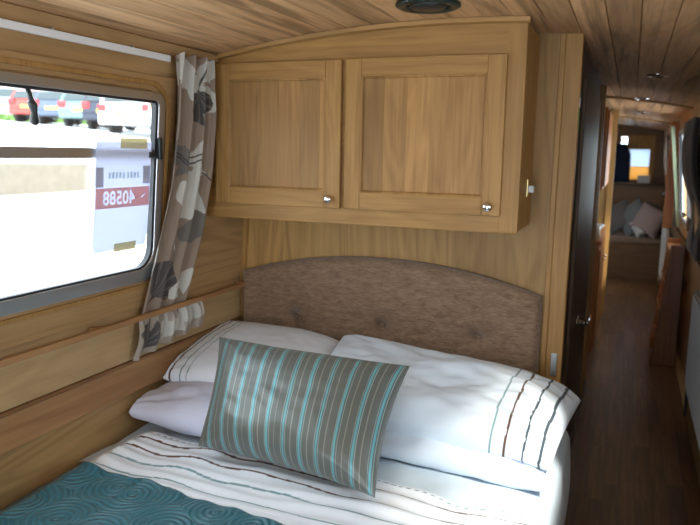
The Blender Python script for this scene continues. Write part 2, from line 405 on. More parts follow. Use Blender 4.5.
# bulkhead behind the bed
struct(fin('wall_front', B((-1.66, -.252, 2.716, 2.75, 0, 1.86), (-1.45, -.252, 2.716, 2.75, 1.86, 1.90), (-1.1, -.252, 2.716, 2.75, 1.90, 1.93)), M['oak_ply_z']))
struct(fin('trim_6', B((-.252, -.192, 2.704, 2.765, 0, 1.925)), M['oak_z'], bevel=.004))
struct(fin('trim_7', B((-.272, -.252, 2.708, 2.75, 0, 1.925)), M['oak_z'], bevel=.003))
bm = bmesh.new(); prism(bm, [(.60, 0), (1.86, 0)], lambda z, q: Vector((xl(z), 2.700, z)), lambda z, q: Vector((xl(z) + .02, 2.700, z))) if False else None
bm.free()
bm = bmesh.new()
vs = [bm.verts.new(Vector((xl(z) + dx, y, z))) for z in (.62, .849, 1.86) for (dx, y) in ((-.01, 2.716), (-.01, 2.698), (.016, 2.698), (.022, 2.716))]
for k in (0, 4):
    for j in range(4): bm.faces.new((vs[k + j], vs[k + (j + 1) % 4], vs[k + 4 + (j + 1) % 4], vs[k + 4 + j]))
bm.faces.new(vs[:4]); bm.faces.new(vs[8:])
struct(fin('trim_8', bm, M['oak_z']))
# corridor side: partition, dark bathroom door, posts
struct(fin('wall_corridor', B((-.235, -.205, 2.765, 4.72, 0, 1.92)), M['darkdoor']))
d = struct(fin('door_1', B((-.205, -.188, 3.02, 4.30, .02, 1.80)), M['darkdoor'], bevel=.003))
bm = bmesh.new()
lathe(bm, [(.004, 0), (.026, .001), (.026, .008), (.010, .012), (.008, .05)], (-.188, 3.36, .725), (1, 0, 0), 18)
tube(bm, [(-.140, 3.35, .725), (-.136, 3.39, .725), (-.135, 3.46, .722), (-.138, 3.54, .718)], .010)
fin('door_handle', bm, M['steel'], d, True)
struct(fin('trim_9', B((-.215, -.178, 4.66, 4.74, 0, 1.92)), M['oak_z'], bevel=.004))
struct(fin('trim_10', B((-.200, -.176, 4.36, 4.40, 0, 1.90)), M['oak_z'], bevel=.003))
struct(fin('baseboard_left', B((-.190, -.176, 2.77, 4.70, 0, .05)), M['darkdoor']))
struct(fin('baseboard_right', B((.400, .425, Y0, 10.2, 0, .09)), M['oak_low'], bevel=.004))
struct(fin('wall_galley', B((-1.62, -.215, 4.70, 4.74, 0, 1.87)), M['oak_ply_z']))
bm = B((-.215, -.198, 2.712, 2.724, .665, .735)); box(bm, -.232, -.210, 2.698, 2.7045, .655, .745)
p = fin('latch_plate', bm, M['alu'], bevel=.001); tag(p, 'small steel latch plate on the oak post beside the headboard', 'latch')
sk = fin('sticker', B((-.1925, -.1905, 2.716, 2.752, 1.585, 1.665)), plain('green_sticker', (.10, .28, .10), .6)); tag(sk, 'small green and white sticker high on the oak post by the dark door', 'sticker')
fin('white_band', B((-.1925, -.1900, 2.716, 2.752, 1.665, 1.70)), M['whiteplastic'], sk)
# ceiling battens
def batten(name, y):
    bm = bmesh.new(); n = 24; rows = []
    for k in range(n + 1):
        x = -1.55 + (1.97) * k / n; z = cz(x)
        rows.append([bm.verts.new((x, y + a, z + b)) for a, b in ((-.03, .012), (-.03, -.014), (.03, -.014), (.03, .012))])
    for a, b in zip(rows, rows[1:]):
        for j in range(4): bm.faces.new((a[j], b[j], b[(j + 1) % 4], a[(j + 1) % 4]))
    bm.faces.new(rows[0]); bm.faces.new(rows[-1]); struct(fin(name, bm, M['oak_x']))
batten('trim_11', 5.47); batten('trim_12', 8.0)
# curtain-side ceiling cove
bm = bmesh.new()
vs = [bm.verts.new((x, y, z)) for y in (Y0, 2.40) for x, z in ((-1.535, 1.805), (-1.520, 1.812), (-1.495, 1.845), (-1.52, 1.86), (-1.56, 1.85))]
for j in range(5): bm.faces.new((vs[j], vs[(j + 1) % 5], vs[5 + (j + 1) % 5], vs[5 + j]))
bm.faces.new(vs[:5]); bm.faces.new(vs[5:]); struct(fin('trim_13', bm, M['oak_y']))

# ------------------------------------------------------------ overhead cabinet
cab = thing('overhead_cabinet', 'light oak two-door overhead cabinet above the bed headboard', 'cabinet', (-.93, 2.40, 1.225))
def cabpart(name, bm, mat, parent=cab, **k):
    bmesh.ops.translate(bm, verts=bm.verts, vec=(.93, -2.40, -1.225)) if parent is cab else None
    return fin(name, bm, mat, parent, **k)
def topz(x): return cz(x) - .004
# face frame as one plate whose top follows the ceiling camber
xA, xB = -1.555, -.345
top = [(x, topz(x)) for x in [xB + (xA - xB) * k / 20 for k in range(21)]]
oc = lambda off: (lambda x, z: Vector((x + .93, off, z - 1.225)))
plate('face_frame', [(xA - .02, 1.225), (xB, 1.225)] + top, [[(-1.49, 1.31), (-1.03, 1.31), (-1.03, 1.79), (-1.49, 1.79)], [(-.95, 1.31), (-.44, 1.31), (-.44, 1.79), (-.95, 1.79)]], oc(0), M['oak_x'], oc(.02), cab, bevel=.003)
plate('corner_stile', [(-.408, 1.228), (xB + .002, 1.228), (xB + .002, topz(xB)), (-.408, topz(-.408))], [], oc(-.0015), M['oak_z'], oc(.018), cab, bevel=.004)
cabpart('side_panel', B((-.362, xB + .0015, 2.416, 2.714, 1.232, 1.915)), M['oak_z'], bevel=.002)
cabpart('bottom_panel', B((-1.60, -.362, 2.42, 2.714, 1.236, 1.250)), M['oak_x'])
cabpart('backing', B((-1.57, -.362, 2.50, 2.52, 1.25, 1.80)), M['oak_x'])
# cornice strip along the ceiling
bm = bmesh.new(); rows = []
for k in range(25):
    x = -1.53 + (1.195) * k / 24; z = cz(x) - .002
    rows.append([bm.verts.new((x, y, z + b)) for y, b in ((2.372, 0), (2.376, -.014), (2.398, -.018), (2.399, 0))])
for a, b in zip(rows, rows[1:]):
    for j in range(4): bm.faces.new((a[j], b[j], b[(j + 1) % 4], a[(j + 1) % 4]))
bm.faces.new(rows[0]); bm.faces.new(rows[-1]); cabpart('cornice', bm, M['oak_x'])
def cab_door(x0, x1, z0, z1, kx, kz, skew=0):
    yf, yb = 2.378, 2.399; s = .062
    d = cabpart('door', B((x0 + .003, x1 - .003, yf + .016, yb, z0 + .003, z1 - .003)), M['oak_panel'])
    def sub(name, bm, mat, **k):
        bmesh.ops.translate(bm, verts=bm.verts, vec=(.93, -2.40, -1.225)); return fin(name, bm, mat, d, **k)
    sub('door_stile', B((x0, x0 + s, yf, yb, z0, z1)), M['oak_z'], bevel=.0035); sub('door_stile', B((x1 - s, x1, yf, yb, z0, z1)), M['oak_z'], bevel=.0035)
    sub('door_rail', B((x0 + s, x1 - s, yf + .0008, yb, z0, z0 + s)), M['oak_x'], bevel=.002)
    sub('door_rail', B((x0 + s, x1 - s, yf + .0008, yb, z1 - s, z1)), M['oak_x'], bevel=.002)
    # raised panel: bead, sunk margin, fielded centre
    bm = bmesh.new(); rings = []
    for ins, y in ((0, yf + .0015), (.003, yf + .0005), (.006, yf + .002), (.009, yf + .0095), (.012, yf + .0095), (.014, yf + .0095)):
        rings.append([bm.verts.new((x, y, z)) for x, z in ((x0 + s + ins, z0 + s + ins), (x1 - s - ins, z0 + s + ins), (x1 - s - ins, z1 - s - ins), (x0 + s + ins, z1 - s - ins))])
    for a, b in zip(rings, rings[1:]):
        for j in range(4): bm.faces.new((a[j], a[(j + 1) % 4], b[(j + 1) % 4], b[j]))
    bm.faces.new(rings[-1]); sub('door_panel', bm, M['oak_panel'])
    bm = bmesh.new(); lathe(bm, [(.009, 0), (.009, .002), (.006, .004), (.006, .011), (.0125, .014), (.0165, .019), (.0165, .023), (.012, .028), (.004, .030)], (kx, yf, kz), (0, -1, 0), 20)
    sub('knob', bm, M['steel'], smooth=True)
cab_door(-1.515, -.988, 1.284, 1.816, -1.028, 1.318)
cab_door(-.972, -.402, 1.284, 1.818, -.441, 1.316)
c = fin('hook_plate', B((-.342, -.338, 2.562, 2.598, 1.345, 1.405)), M['brass'], bevel=.001)
c.name = 'coat_hook_plate'; tag(c, 'small brass catch on the side of the overhead cabinet', 'catch')
bm = B((-.338, -.318, 2.572, 2.590, 1.358, 1.384)); fin('catch_block', bm, M['white_enamel'], c, bevel=.004)

# ------------------------------------------------------------ ceiling fittings
v = thing('mushroom_vent', 'dark green round ceiling vent in front of the overhead cabinet', 'ceiling vent', (-.605, 2.13, cz(-.605)))
bm = bmesh.new(); lathe(bm, [(.078, .0), (.098, -.003), (.099, -.010), (.088, -.016), (.070, -.013), (.066, -.006), (.066, 0)], (0, 0, 0), (0, 0, 1), 40); fin('rim', bm, plain('dark_green_plastic', (.008, .022, .02), .35), v, True)
bm = bmesh.new(); lathe(bm, [(.055, -.004), (.056, -.012), (.05, -.017), (.01, -.020)], (0, 0, 0), (0, 0, 1), 32); fin('cap', bm, M['blackp'], v, True)
for k in range(6):
    a = k * math.pi / 3; bm = bmesh.new(); tube(bm, [(.05 * math.cos(a), .05 * math.sin(a), -.009), (.075 * math.cos(a), .075 * math.sin(a), -.009)], .003, 6); fin('spoke', bm, M['blackp'], v)
def downlight(x, y, label):
    t = thing('ceiling_light', label, 'ceiling light', (x, y, cz(x)), group='round chrome ceiling lights along the corridor')
    bm = bmesh.new(); lathe(bm, [(.05, 0), (.052, -.004), (.046, -.010), (.030, -.014), (.028, -.004), (.020, 0)], (0, 0, 0), (0, 0, 1), 28); fin('rim', bm, M['steel'], t, True)
    bm = bmesh.new(); lathe(bm, [(.026, -.003), (.024, -.008), (.01, -.011)], (0, 0, 0), (0, 0, 1), 20); fin('lens', bm, M['white_enamel'], t, True)
downlight(.085, 3.80, 'chrome ceiling light on the corridor boards, nearest the bedroom')
downlight(.03, 5.34, 'chrome ceiling light close in front of the first ceiling batten')
downlight(.06, 6.9, 'chrome ceiling light between the two ceiling battens')

# ------------------------------------------------------------ curtain rail and curtain
rail = thing('curtain_rail', 'white curtain rail along the top of the bedroom window wall', 'curtain rail', (-1.512, .5, 1.797))
bm = B((-.004, .006, -1.6, 1.59, -.011, .011)); fin('track', bm, M['whiteplastic'], rail, bevel=.002)
for yy in (-.4, .25, 1.06, 1.40): fin('bracket', B((-.018, .001, yy - .006, yy + .006, -.006, .019)), M['alu'], rail)

TAUPE, CREAM, CHAR, MIDG = (.37, .28, .215), (.68, .66, .60), (.10, .09, .085), (.21, .185, .165)
def fan(px, pz, ax, az, ang, R, half=75, notch=True):
    """gingko leaf: apex (ax,az), opening direction ang in degrees"""
    dx, dz = px - ax, pz - az; r = math.hypot(dx, dz)
    if r > R * 1.15: return False
    a = math.degrees(math.atan2(dz, dx)) - ang; a = (a + 180) % 360 - 180
    if abs(a) > half: return r < R * .05
    lim = R * (1 - .16 * abs(math.sin(math.radians(a * 3.2)))) * (1 - .25 * (abs(a) / half) ** 3)
    if notch and abs(a) < 5: lim = R * .62
    return r < lim
def stem(px, pz, pts, w=.003):
    for (x0, z0), (x1, z1) in zip(pts, pts[1:]):
        t = max(0, min(1, ((px - x0) * (x1 - x0) + (pz - z0) * (z1 - z0)) / ((x1 - x0) ** 2 + (z1 - z0) ** 2)))
        if math.hypot(px - x0 - t * (x1 - x0), pz - z0 - t * (z1 - z0)) < w: return True
    return False
MOT = [(.16, 1.24, 60, .125, 'c'), (.275, 1.40, 170, .115, 'c'), (.21, 1.62, 80, .12, 'c'), (.20, 1.70, -75, .10, 'd'), (.03, 1.72, 60, .10, 'c'), (.09, .96, 60, .115, 'd'),
       (.27, 1.14, 100, .10, 'g'), (.02, 1.05, 150, .09, 'c'), (.10, 1.50, 250, .09, 'g'), (.30, 1.74, 110, .09, 'c'), (.24, 1.02, -60, .08, 'c')]
STEM = [[(.16, 1.24), (.15, 1.18), (.17, 1.12)], [(.275, 1.40), (.33, 1.36)], [(.09, .96), (.06, .92)], [(.2, 1.70), (.23, 1.78)], [(.02, 1.52), (.12, 1.44), (.24, 1.48)], [(.03, 1.50), (.13, 1.42), (.24, 1.46)]]
def leafprint(s, z):
    c = TAUPE
    for ax, az, an, R, kk in MOT:
        R *= 1.32
        if fan(s, z, ax, az, an, R):
            c = {'c': CREAM, 'd': CHAR, 'g': MIDG}[kk]
            a = math.atan2(z - az, s - ax)
            if kk == 'd' and abs(math.sin(a * 9)) > .93: c = MIDG
    for i, st in enumerate(STEM):
        if stem(s, z, st): c = CREAM if i < 1 else CHAR
    return c
def drape(name, nu, nv, pos, colf, mat, parent=None):
    me = bpy.data.meshes.new(name); vs = []; fs = []
    for j in range(nv + 1):
        for i in range(nu + 1): vs.append(pos(i / nu, j / nv))
    for j in range(nv):
        for i in range(nu): a = j * (nu + 1) + i; fs.append((a, a + 1, a + nu + 2, a + nu + 1))
    me.from_pydata(vs, [], fs); o = link(name, me, mat, parent, True)
    paint(o, 'print', lambda i, co: colf((i % (nu + 1)) / nu, (i // (nu + 1)) / nv))
    s = o.modifiers.new('thick', 'SOLIDIFY'); s.thickness = .0015; return o
def lerp_tab(tab, t):
    for (a, va), (b, vb) in zip(tab, tab[1:]):
        if t <= b: return va + (vb - va) * (t - a) / (b - a)
    return tab[-1][1]
cur = thing('window_curtain', 'brown and cream leaf-print curtain gathered at the right of the bedroom window', 'curtain', (-1.51, 2.25, 1.80))
def cpos(s, t):
    z = 1.815 - t * (1.815 - .90)
    yl = lerp_tab([(0, 2.095), (.25, 2.100), (.5, 2.080), (.75, 2.02), (1, 1.965)], t)
    yr = lerp_tab([(0, 2.300), (.2, 2.335), (.45, 2.335), (.7, 2.305), (1, 2.225)], t)
    y = yl + (yr - yl) * s
    n = 3.1; ph = 1.1 * math.sin(t * 3) + .4
    A = .015 * (1 - .35 * t) + .012 * max(0, 1 - t * 9)
    off = A * math.sin(2 * math.pi * n * s + ph) + .006 * math.sin(2 * math.pi * 9 * s + t * 5) * (1 - t)
    y += .006 * math.cos(2 * math.pi * n * s + ph)
    base = .040 + .012 * math.sin(math.pi * t) - .014 * t
    zz = z + .006 * math.sin(2 * math.pi * n * s) * (1 if t < .01 else 0)
    return (xl(z) + base + off + 1.51, y - 2.25, zz - 1.80)
drape('cloth', 150, 330, cpos, lambda s, t: leafprint(s * .30 + .02, 1.815 - t * .915), M['curtain'], cur)
def hpos(s, t):
    z = .905 - t * (.150 - .035 * s)
    y = 1.955 + (2.335 - 1.955) * s + .02 * t * (s - .5) + .028 * t * (1 - s) * -1
    off = .014 * math.sin(2 * math.pi * 4.3 * s + .5) * (.3 + .7 * t) + .006 * math.sin(2 * math.pi * 9 * s)
    return (-1.572 + .016 * math.sin(math.pi * min(1, t * 1.1)) + off + 1.51, y - 2.25, z - 1.80)
def hemprint(s, t):
    u, z = s * .38, .90 - t * .12
    if fan(u, z, .05, .79, 70, .10, 60): return CHAR if abs(math.sin(math.atan2(z - .79, u - .05) * 9)) < .93 else MIDG
    for (ax, az, an, R) in ((.16, .80, 80, .09), (.24, .89, -70, .10), (.33, .82, 70, .09)):
        if fan(u, z, ax, az, an, R, 60): return CREAM
    if stem(u, z, [(.22, .90), (.235, .84), (.24, .78)], .007): return CHAR
    return (.45, .38, .31)
drape('cloth_hem', 150, 50, hpos, hemprint, M['curtain'], cur)

# ------------------------------------------------------------ notice taped to the window, lettering faces outwards so it reads mirrored
nt = thing('window_notice', 'white paper notice with red number band taped to the window glass', 'paper notice', (xl(1.33) + .02, 1.885, 1.33))
def pap(off):
    off += .0112
    def f(y, z):
        k = (z - 1.15) / .36
        return Vector((xl(z) + .006 + .004 * math.sin(3 * k) + off - (xl(1.33) + .02), y - 1.885, z - 1.33))
    return f
N = 10
plate('sheet', [(1.738, 1.155), (1.992, 1.160)] + [(1.998 + .009 * k / N, 1.16 + .352 * k / N) for k in range(1, N + 1)] + [(1.738 - .010 * k / N, 1.508 - .353 * k / N) for k in range(0, N)], [], pap(.0006), M['paper'], pap(0), nt)
def pp(name, y0, y1, z0, z1, mat, o=.0012): plate(name, [(y0, z0), (y1, z0), (y1, z1), (y0, z1)], [], pap(o), mat, pap(.0007), nt)
pp('grey_block', 1.738, 1.772, 1.366, 1.428, M['greyink']); pp('grey_block', 1.965, 2.001, 1.372, 1.432, M['greyink'])
for k in range(9):
    y = 1.795 + k * .0165 + (.006 if k > 4 else 0); pp('faint_lettering', y, y + .010, 1.392, 1.412, M['blueink'])
pp('tape', 1.850, 1.985, 1.488, 1.522, M['tape'], .0020); pp('tape', 1.832, 1.942, 1.150, 1.178, M['tape'], .0020)
def glyph_loops(txt, size, y_right, zc, squash=1.0, fat=.0):
    cu_ = bpy.data.curves.new('digits', 'FONT'); cu_.body = txt; cu_.size = size; cu_.fill_mode = 'NONE' if False else cu_.fill_mode; cu_.offset = fat; cu_.resolution_u = 3
    o = bpy.data.objects.new('digits', cu_); COL.objects.link(o); bpy.context.view_layer.update()
    me = bpy.data.meshes.new_from_object(o.evaluated_get(bpy.context.evaluated_depsgraph_get())); bpy.data.objects.remove(o)
    b = bmesh.new(); b.from_mesh(me); bmesh.ops.remove_doubles(b, verts=b.verts, dist=1e-6)
    nxt = {}
    for e in b.edges:
        if len(e.link_faces) == 1:
            l = e.link_loops[0]; nxt[l.vert.index] = l.link_loop_next.vert.index
    b.verts.ensure_lookup_table(); b.verts.index_update(); nxt = {}
    for e in b.edges:
        if len(e.link_faces) == 1:
            l = e.link_loops[0]; nxt[l.vert] = l.link_loop_next.vert
    loops = []
    while nxt:
        st_ = next(iter(nxt)); lp = []; c_ = st_
        while c_ in nxt: lp.append(c_); c_ = nxt.pop(c_)
        if len(lp) > 3: loops.append([(y_right - v.co.x * squash, zc + v.co.y) for v in lp])
    b.free(); bpy.data.meshes.remove(me); return loops
lps = glyph_loops('40588', .062, 1.925, 1.3085, 1.0, .0014) + [[(1.950, 1.322), (1.966, 1.327), (1.984, 1.338), (1.966, 1.334)]]
plate('red_band', [(1.738, 1.297), (2.000, 1.297), (2.000, 1.362), (1.738, 1.362)], lps, pap(.0012), M['redink'], pap(.0007), nt)

# ------------------------------------------------------------ headboard
hb = thing('headboard', 'brown chenille upholstered headboard with arched top and buttons', 'headboard', (-.92, 2.70, .45))
HX0, HX1 = -1.568, -.278
def htop(x):
    k = (x - (HX0 + HX1) / 2) / ((HX1 - HX0) / 2); k = min(1, abs(k))
    return .962 + .100 * (1 - k ** 2.1)
BTN = [(-1.317, .778), (-.915, .780), (-.515, .776)]
bm = bmesh.new(); nx, nz = 130, 60; G = []
for j in range(nz + 1):
    row = []
    for i in range(nx + 1):
        x = HX0 + (HX1 - HX0) * i / nx; z = .40 + (htop(x) - .40) * j / nz
        ed = min((x - HX0), (HX1 - x), (htop(x) - z) * 1.1); y = 2.655
        if ed < .03: y += .026 * (1 - math.sqrt(max(0, 1 - (1 - ed / .03) ** 2)))
        y -= .004 * noise.noise(Vector((x * 6, z * 6, 1)))
        for bx, bz in BTN:
            rr = math.hypot(x - bx, z - bz); y += .030 * math.exp(-(rr / .022) ** 2) + .024 * math.exp(-(rr / .055) ** 2)
            y += .008 * math.exp(-((z - bz) / .008) ** 2) * math.exp(-(abs(x - bx) / .06) ** 2)
        row.append(bm.verts.new((x + .92, y - 2.70, z - .45)))
    G.append(row)
for j in range(nz):
    for i in range(nx): bm.faces.new((G[j][i], G[j][i + 1], G[j + 1][i + 1], G[j + 1][i]))
rim = [G[0][i] for i in range(nx + 1)] + [G[j][nx] for j in range(1, nz + 1)] + [G[nz][i] for i in range(nx - 1, -1, -1)] + [G[j][0] for j in range(nz - 1, 0, -1)]
bk = [bm.verts.new((v.co.x, .012, v.co.z)) for v in rim]
for i in range(len(rim)): bm.faces.new((rim[i], bk[i], bk[(i + 1) % len(rim)], rim[(i + 1) % len(rim)]))
bm.faces.new(bk); fin('padding', bm, M['headboard'], hb, True)
for bx, bz in BTN:
    bm = bmesh.new(); lathe(bm, [(.011, 0), (.012, .004), (.008, .008), (.002, .009)], (bx + .92, 2.704 - 2.70, bz - .45), (0, -1, 0), 16); fin('button', bm, M['headboard'], hb, True)

# ------------------------------------------------------------ bed
bed = thing('bed', 'double bed filling the space between window wall and corridor', 'bed', (-.90, 1.75, 0))
fin('base', B((-.70, .70, -.95, .88, 0, .26)), M['oak_x'], bed, bevel=.004)
fin('mattress', B((-.705, .715, -.93, .89, .26, .47)), M['sheet'], bed, bevel=.03)
def heightgrid(nx, ny, f):
    bm = bmesh.new(); G = [[bm.verts.new(f(i / nx, j / ny)) for i in range(nx + 1)] for j in range(ny + 1)]
    for j in range(ny):
        for i in range(nx): bm.faces.new((G[j][i], G[j][i + 1], G[j + 1][i + 1], G[j + 1][i]))
    return bm
def nz3(x, y, s, k=0.0): return noise.noise(Vector((x * s, y * s, k)))
def drop_x(s, x0=-1.622, xe=-.165, total=1.85):
    """arc length s across the bed -> (x, dz): flat, then rounding over the right edge and hanging down"""
    L = s * total; flat = xe - .05 - x0
    if L < flat: return x0 + L, 0.0
    L -= flat; r = .06; q = r * math.pi / 2
    if L < q: a = L / r; return x0 + flat + r * math.sin(a), -r * (1 - math.cos(a))
    return x0 + flat + r + .01 * math.sin((L - q) * 9), -r - (L - q)
# fitted/under sheet near the pillows
def fs(u, v):
    x, dz = drop_x(u, xe=-.148); y = 1.70 + v * .945
    z = .492 + .008 * nz3(x, y, 5) + .010 * nz3(x, y, 11, 3)
    if x < -1.5: z -= (-1.5 - x) * .25
    return Vector((x + .90, y - 1.75, z + dz))
fin('bed_sheet', heightgrid(90, 60, fs), M['sheet'], bed, True)
# duvet
dv = thing('duvet', 'white duvet with rows of brown and teal stitched stripes', 'duvet', (-.90, 1.35, .5))
def ridge(x, y):
    h = .012 * math.exp(-((x + 1.46) / .07) ** 2) * min(1, max(0, (y - 1.2) / .4))
    if x < -1.46: h -= min(.16, ((-1.46 - x) * .55))
    return h
def duv_h(x, y):
    z = .530 + ridge(x, y) + .010 * nz3(x, y, 4, 9) + .006 * nz3(x * .6, y * 1.6, 11, 2)
    z += .0035 * math.sin(y * 90 + 2.0 * nz3(x, y, 5)) * (1 if y > 1.55 else .2)
    return z
YT = 1.93
def yedge(x): return 1.875 + .02 * math.sin(x * 4) + .012 * nz3(x, 0, 7) - .05 * max(0, (x + .6)) + .02 * max(0, -1.2 - x)
def duv(u, v):
    x, dz = drop_x(u, xe=-.125); ye = yedge(x)
    if v < .86: y = .78 + (ye - .03 - .78) * v / .86; z = duv_h(x, y)
    else:
        a = (v - .86) / .14 * math.pi * .95; y = ye - .03 + .030 * math.sin(a); z = duv_h(x, ye - .03) - .018 + .018 * math.cos(a) if a < math.pi else 0
    if dz < 0: x += .006 * math.sin(y * 17) * min(1, -dz * 8)
    return Vector((x + .90, y - 1.35, z + dz * (1 if dz > -.3 else 1) - .5))
o = fin('cover', heightgrid(300, 420, duv), M['stripecot'], dv, True)
WHITE, BRN, TEAL, BLK = (.82, .87, .93), (.11, .055, .04), (.20, .33, .36), (.05, .07, .09)
def duvcol(i, co):
    x, y = co.x - .90, co.y + 1.35; ye = yedge(x)
    w = .006 * nz3(x, 0, 9, 5); d = ye - y + w - .022 * max(0, -1.47 - x) * 8 * 0
    fx = .5 + .5 * math.sin(x * 400)
    for off, c, wd, dash in ((.030, TEAL, .0026, True), (.075, BRN, .0036, False), (.145, BRN, .0036, False), (.222, TEAL, .0042, False), (.30, TEAL, .0030, False)):
        if abs(d - off) < wd and (not dash or math.sin(x * 260) > -.2): return c
    return WHITE
paint(o, 'print', duvcol)
# teal throw over the foot of the bed
def thr(u, v):
    x, dz = drop_x(u, xe=-.115); e = 1.565 - .06 * max(0, min(1, (x + 1.3) / .6)) + .010 * nz3(x, 0, 8, 4) - .03 * max(0, -1.5 - x) * 5
    y = .70 + (e - .70) * v; z = duv_h(x, y) + .010
    if v > .985: z -= .006 * (v - .985) / .015
    if v > .9: z += .003 * math.sin(x * 60) * (v - .9) * 10
    return Vector((x + .90, y - 1.1, z + dz - .5))
to = thing('bed_throw', 'dark teal satin throw embossed with rings across the bed foot', 'throw', (-.90, 1.1, .5))
o = fin('throw_cloth', heightgrid(200, 160, thr), M['throw'], to, True); s = o.modifiers.new('t', 'SOLIDIFY'); s.thickness = .006; s.offset = -1

# ------------------------------------------------------------ pillows
def pillow(name, W, H, T, xf, mat, label, cat='pillow', colf=None, n=110, pinch=.06, flap=None, seed=0, wr=.006, power=.42, group=None, loc=(0, 0, 0)):
    """pinched soft rectangle; xf maps local (x,y,z) to world"""
    me = bpy.data.meshes.new(name); vs = []; fs_ = []; uvs = []
    m = int(n * H / W)
    def pt(u, v, s):
        au, av = abs(u), abs(v)
        fx = 1 - pinch * (1 - v * v) * au ** 3; fy = 1 - pinch * (W / H) * .9 * (1 - u * u) * av ** 3
        x = W / 2 * u * fx; y = H / 2 * v * fy
        k = max(0, (1 - au ** 2.6)) ** power * max(0, (1 - av ** 2.6)) ** power
        z = s * T / 2 * k
        wz = noise.noise(Vector((u * 2.1 + seed, v * 2.1, s * 3))) * wr * 1.6
        # gathers radiating from the corners
        cx, cy = (1 - au), (1 - av); rr = math.hypot(cx, cy); an = math.atan2(cy, cx)
        wz += wr * math.sin(an * 14 + seed) * math.exp(-rr * 2.2) * min(1, rr * 4)
        wz += wr * .5 * noise.noise(Vector((u * 6, v * 6 + seed, s)))
        z += wz * k
        return x, y, z
    idx = {}
    for s in (1, -1):
        for j in range(m + 1):
            for i in range(n + 1):
                u = -1 + 2 * i / n; v = -1 + 2 * j / m
                u = math.sin(u * math.pi / 2) * .35 + u * .65; v = math.sin(v * math.pi / 2) * .35 + v * .65
                if s == -1 and (i in (0, n) or j in (0, m)): idx[s, i, j] = idx[1, i, j]; continue
                idx[s, i, j] = len(vs); x, y, z = pt(u, v, s); vs.append(xf(Vector((x, y, z)), u, v)); uvs.append((u, v, s))
    for s in (1, -1):
        for j in range(m):
            for i in range(n):
                q = (idx[s, i, j], idx[s, i + 1, j], idx[s, i + 1, j + 1], idx[s, i, j + 1]); fs_.append(q if s == 1 else q[::-1])
    L = Vector(loc); me.from_pydata([v_ - L for v_ in vs], [], fs_)
    o = link(name, me, mat, None, True); o.location = loc
    if colf: paint(o, 'print', lambda i, co: colf(*uvs[i]))
    if label: tag(o, label, cat, group)
    return o
def frame_xf(c, ex, ey, ez, bend=None):
    ex, ey = Vector(ex).normalized(), Vector(ey).normalized(); ez = ex.cross(ey).normalized(); ey = ez.cross(ex); c = Vector(c)
    def f(p, u, v):
        w = c + ex * p.x + ey * p.y + ez * p.z
        return bend(w, u, v) if bend else w
    return f
def stripes(offs, base=WHITE):
    def f(u, v, s):
        w = .003 * math.sin(v * 9) + .001 * math.sin(v * 31 + 2)
        for a, c, wd in offs:
            if abs(u - a + w) < wd: return c
        return base
    return f
def sag(kr, x0, rest, wall=None):
    def b(w, u, v):
        if w.x > x0: w.z -= kr * (w.x - x0) ** 2
        if wall is not None and w.x < wall: w.x = wall + (w.x - wall) * .15
        if w.y > 2.630: w.z += (w.y - 2.630) * .9; w.y = 2.630 + (w.y - 2.630) * .1
        if w.z < rest: w.z = rest + (w.z - rest) * .12
        return w
    return b
def hump(w, u, v):
    k = max(0, u) ** 2
    w.z += .050 * (1 - abs(u) ** 5) * max(0, u + .2) * (1 - v * v * .3) - .012 * max(0, -v) ** 3
    if w.y > 2.632: w.y = 2.632 + (w.y - 2.632) * .1
    return w
def quad_xf(bl, br, tr, tl, W_, H_, bend=None):
    bl, br, tr, tl = map(Vector, (bl, br, tr, tl)); nrm = ((br + tr - bl - tl).cross(tl + tr - bl - br)).normalized()
    def f(p, u, v):
        a, b = p.x / W_ + .5, p.y / H_ + .5
        w = bl * (1 - a) * (1 - b) + br * a * (1 - b) + tr * a * b + tl * (1 - a) * b + nrm * p.z
        return bend(w, u, v) if bend else w
    return f
# lower pair
pillow('pillow', .74, .52, .15, frame_xf((-1.275, 2.16, .560), (1, -.10, .0), (.10, 1, .03), 0, sag(0, 0, .505, -1.60)), M['lilac'], 'lilac-white pillow beneath the left striped pillow, its corner against the window wall', seed=3, wr=.012, group=None)
pillow('pillow', .66, .54, .14, quad_xf((-.80, 2.035, .535), (-.150, 2.00, .520), (-.165, 2.58, .565), (-.82, 2.60, .590), .66, .54), M['whitecot'], 'plain white pillow beneath the right striped pillow', seed=8, wr=.014)
# upper pair with stitched stripes near the outer end
cl = stripes([(-.86, BRN, .008), (-.74, BRN, .012), (-.62, TEAL, .008), (-.54, TEAL, .005)], (.80, .84, .89))
pillow('pillow', .74, .52, .15, frame_xf((-1.30, 2.38, .668), (1, -.02, -.02), (.02, 1, .20), 0, sag(.7, -1.25, .60, -1.590)), M['stripecot'], 'left upper white pillow with brown and teal stripes at its wall end', colf=cl, n=260, seed=5)
crr = stripes([(.56, TEAL, .007), (.665, BRN, .008), (.80, BLK, .007), (.915, BLK, .010)], (.77, .86, .95))
pillow('pillow', .90, .56, .17, quad_xf((-1.01, 2.10, .635), (-.155, 2.04, .578), (-.105, 2.52, .632), (-1.055, 2.615, .735), .90, .56, hump), M['stripecot'], 'right upper white pillow with four dark stripes near the corridor end', colf=crr, n=300, seed=11, wr=.014, pinch=.02, power=.36)
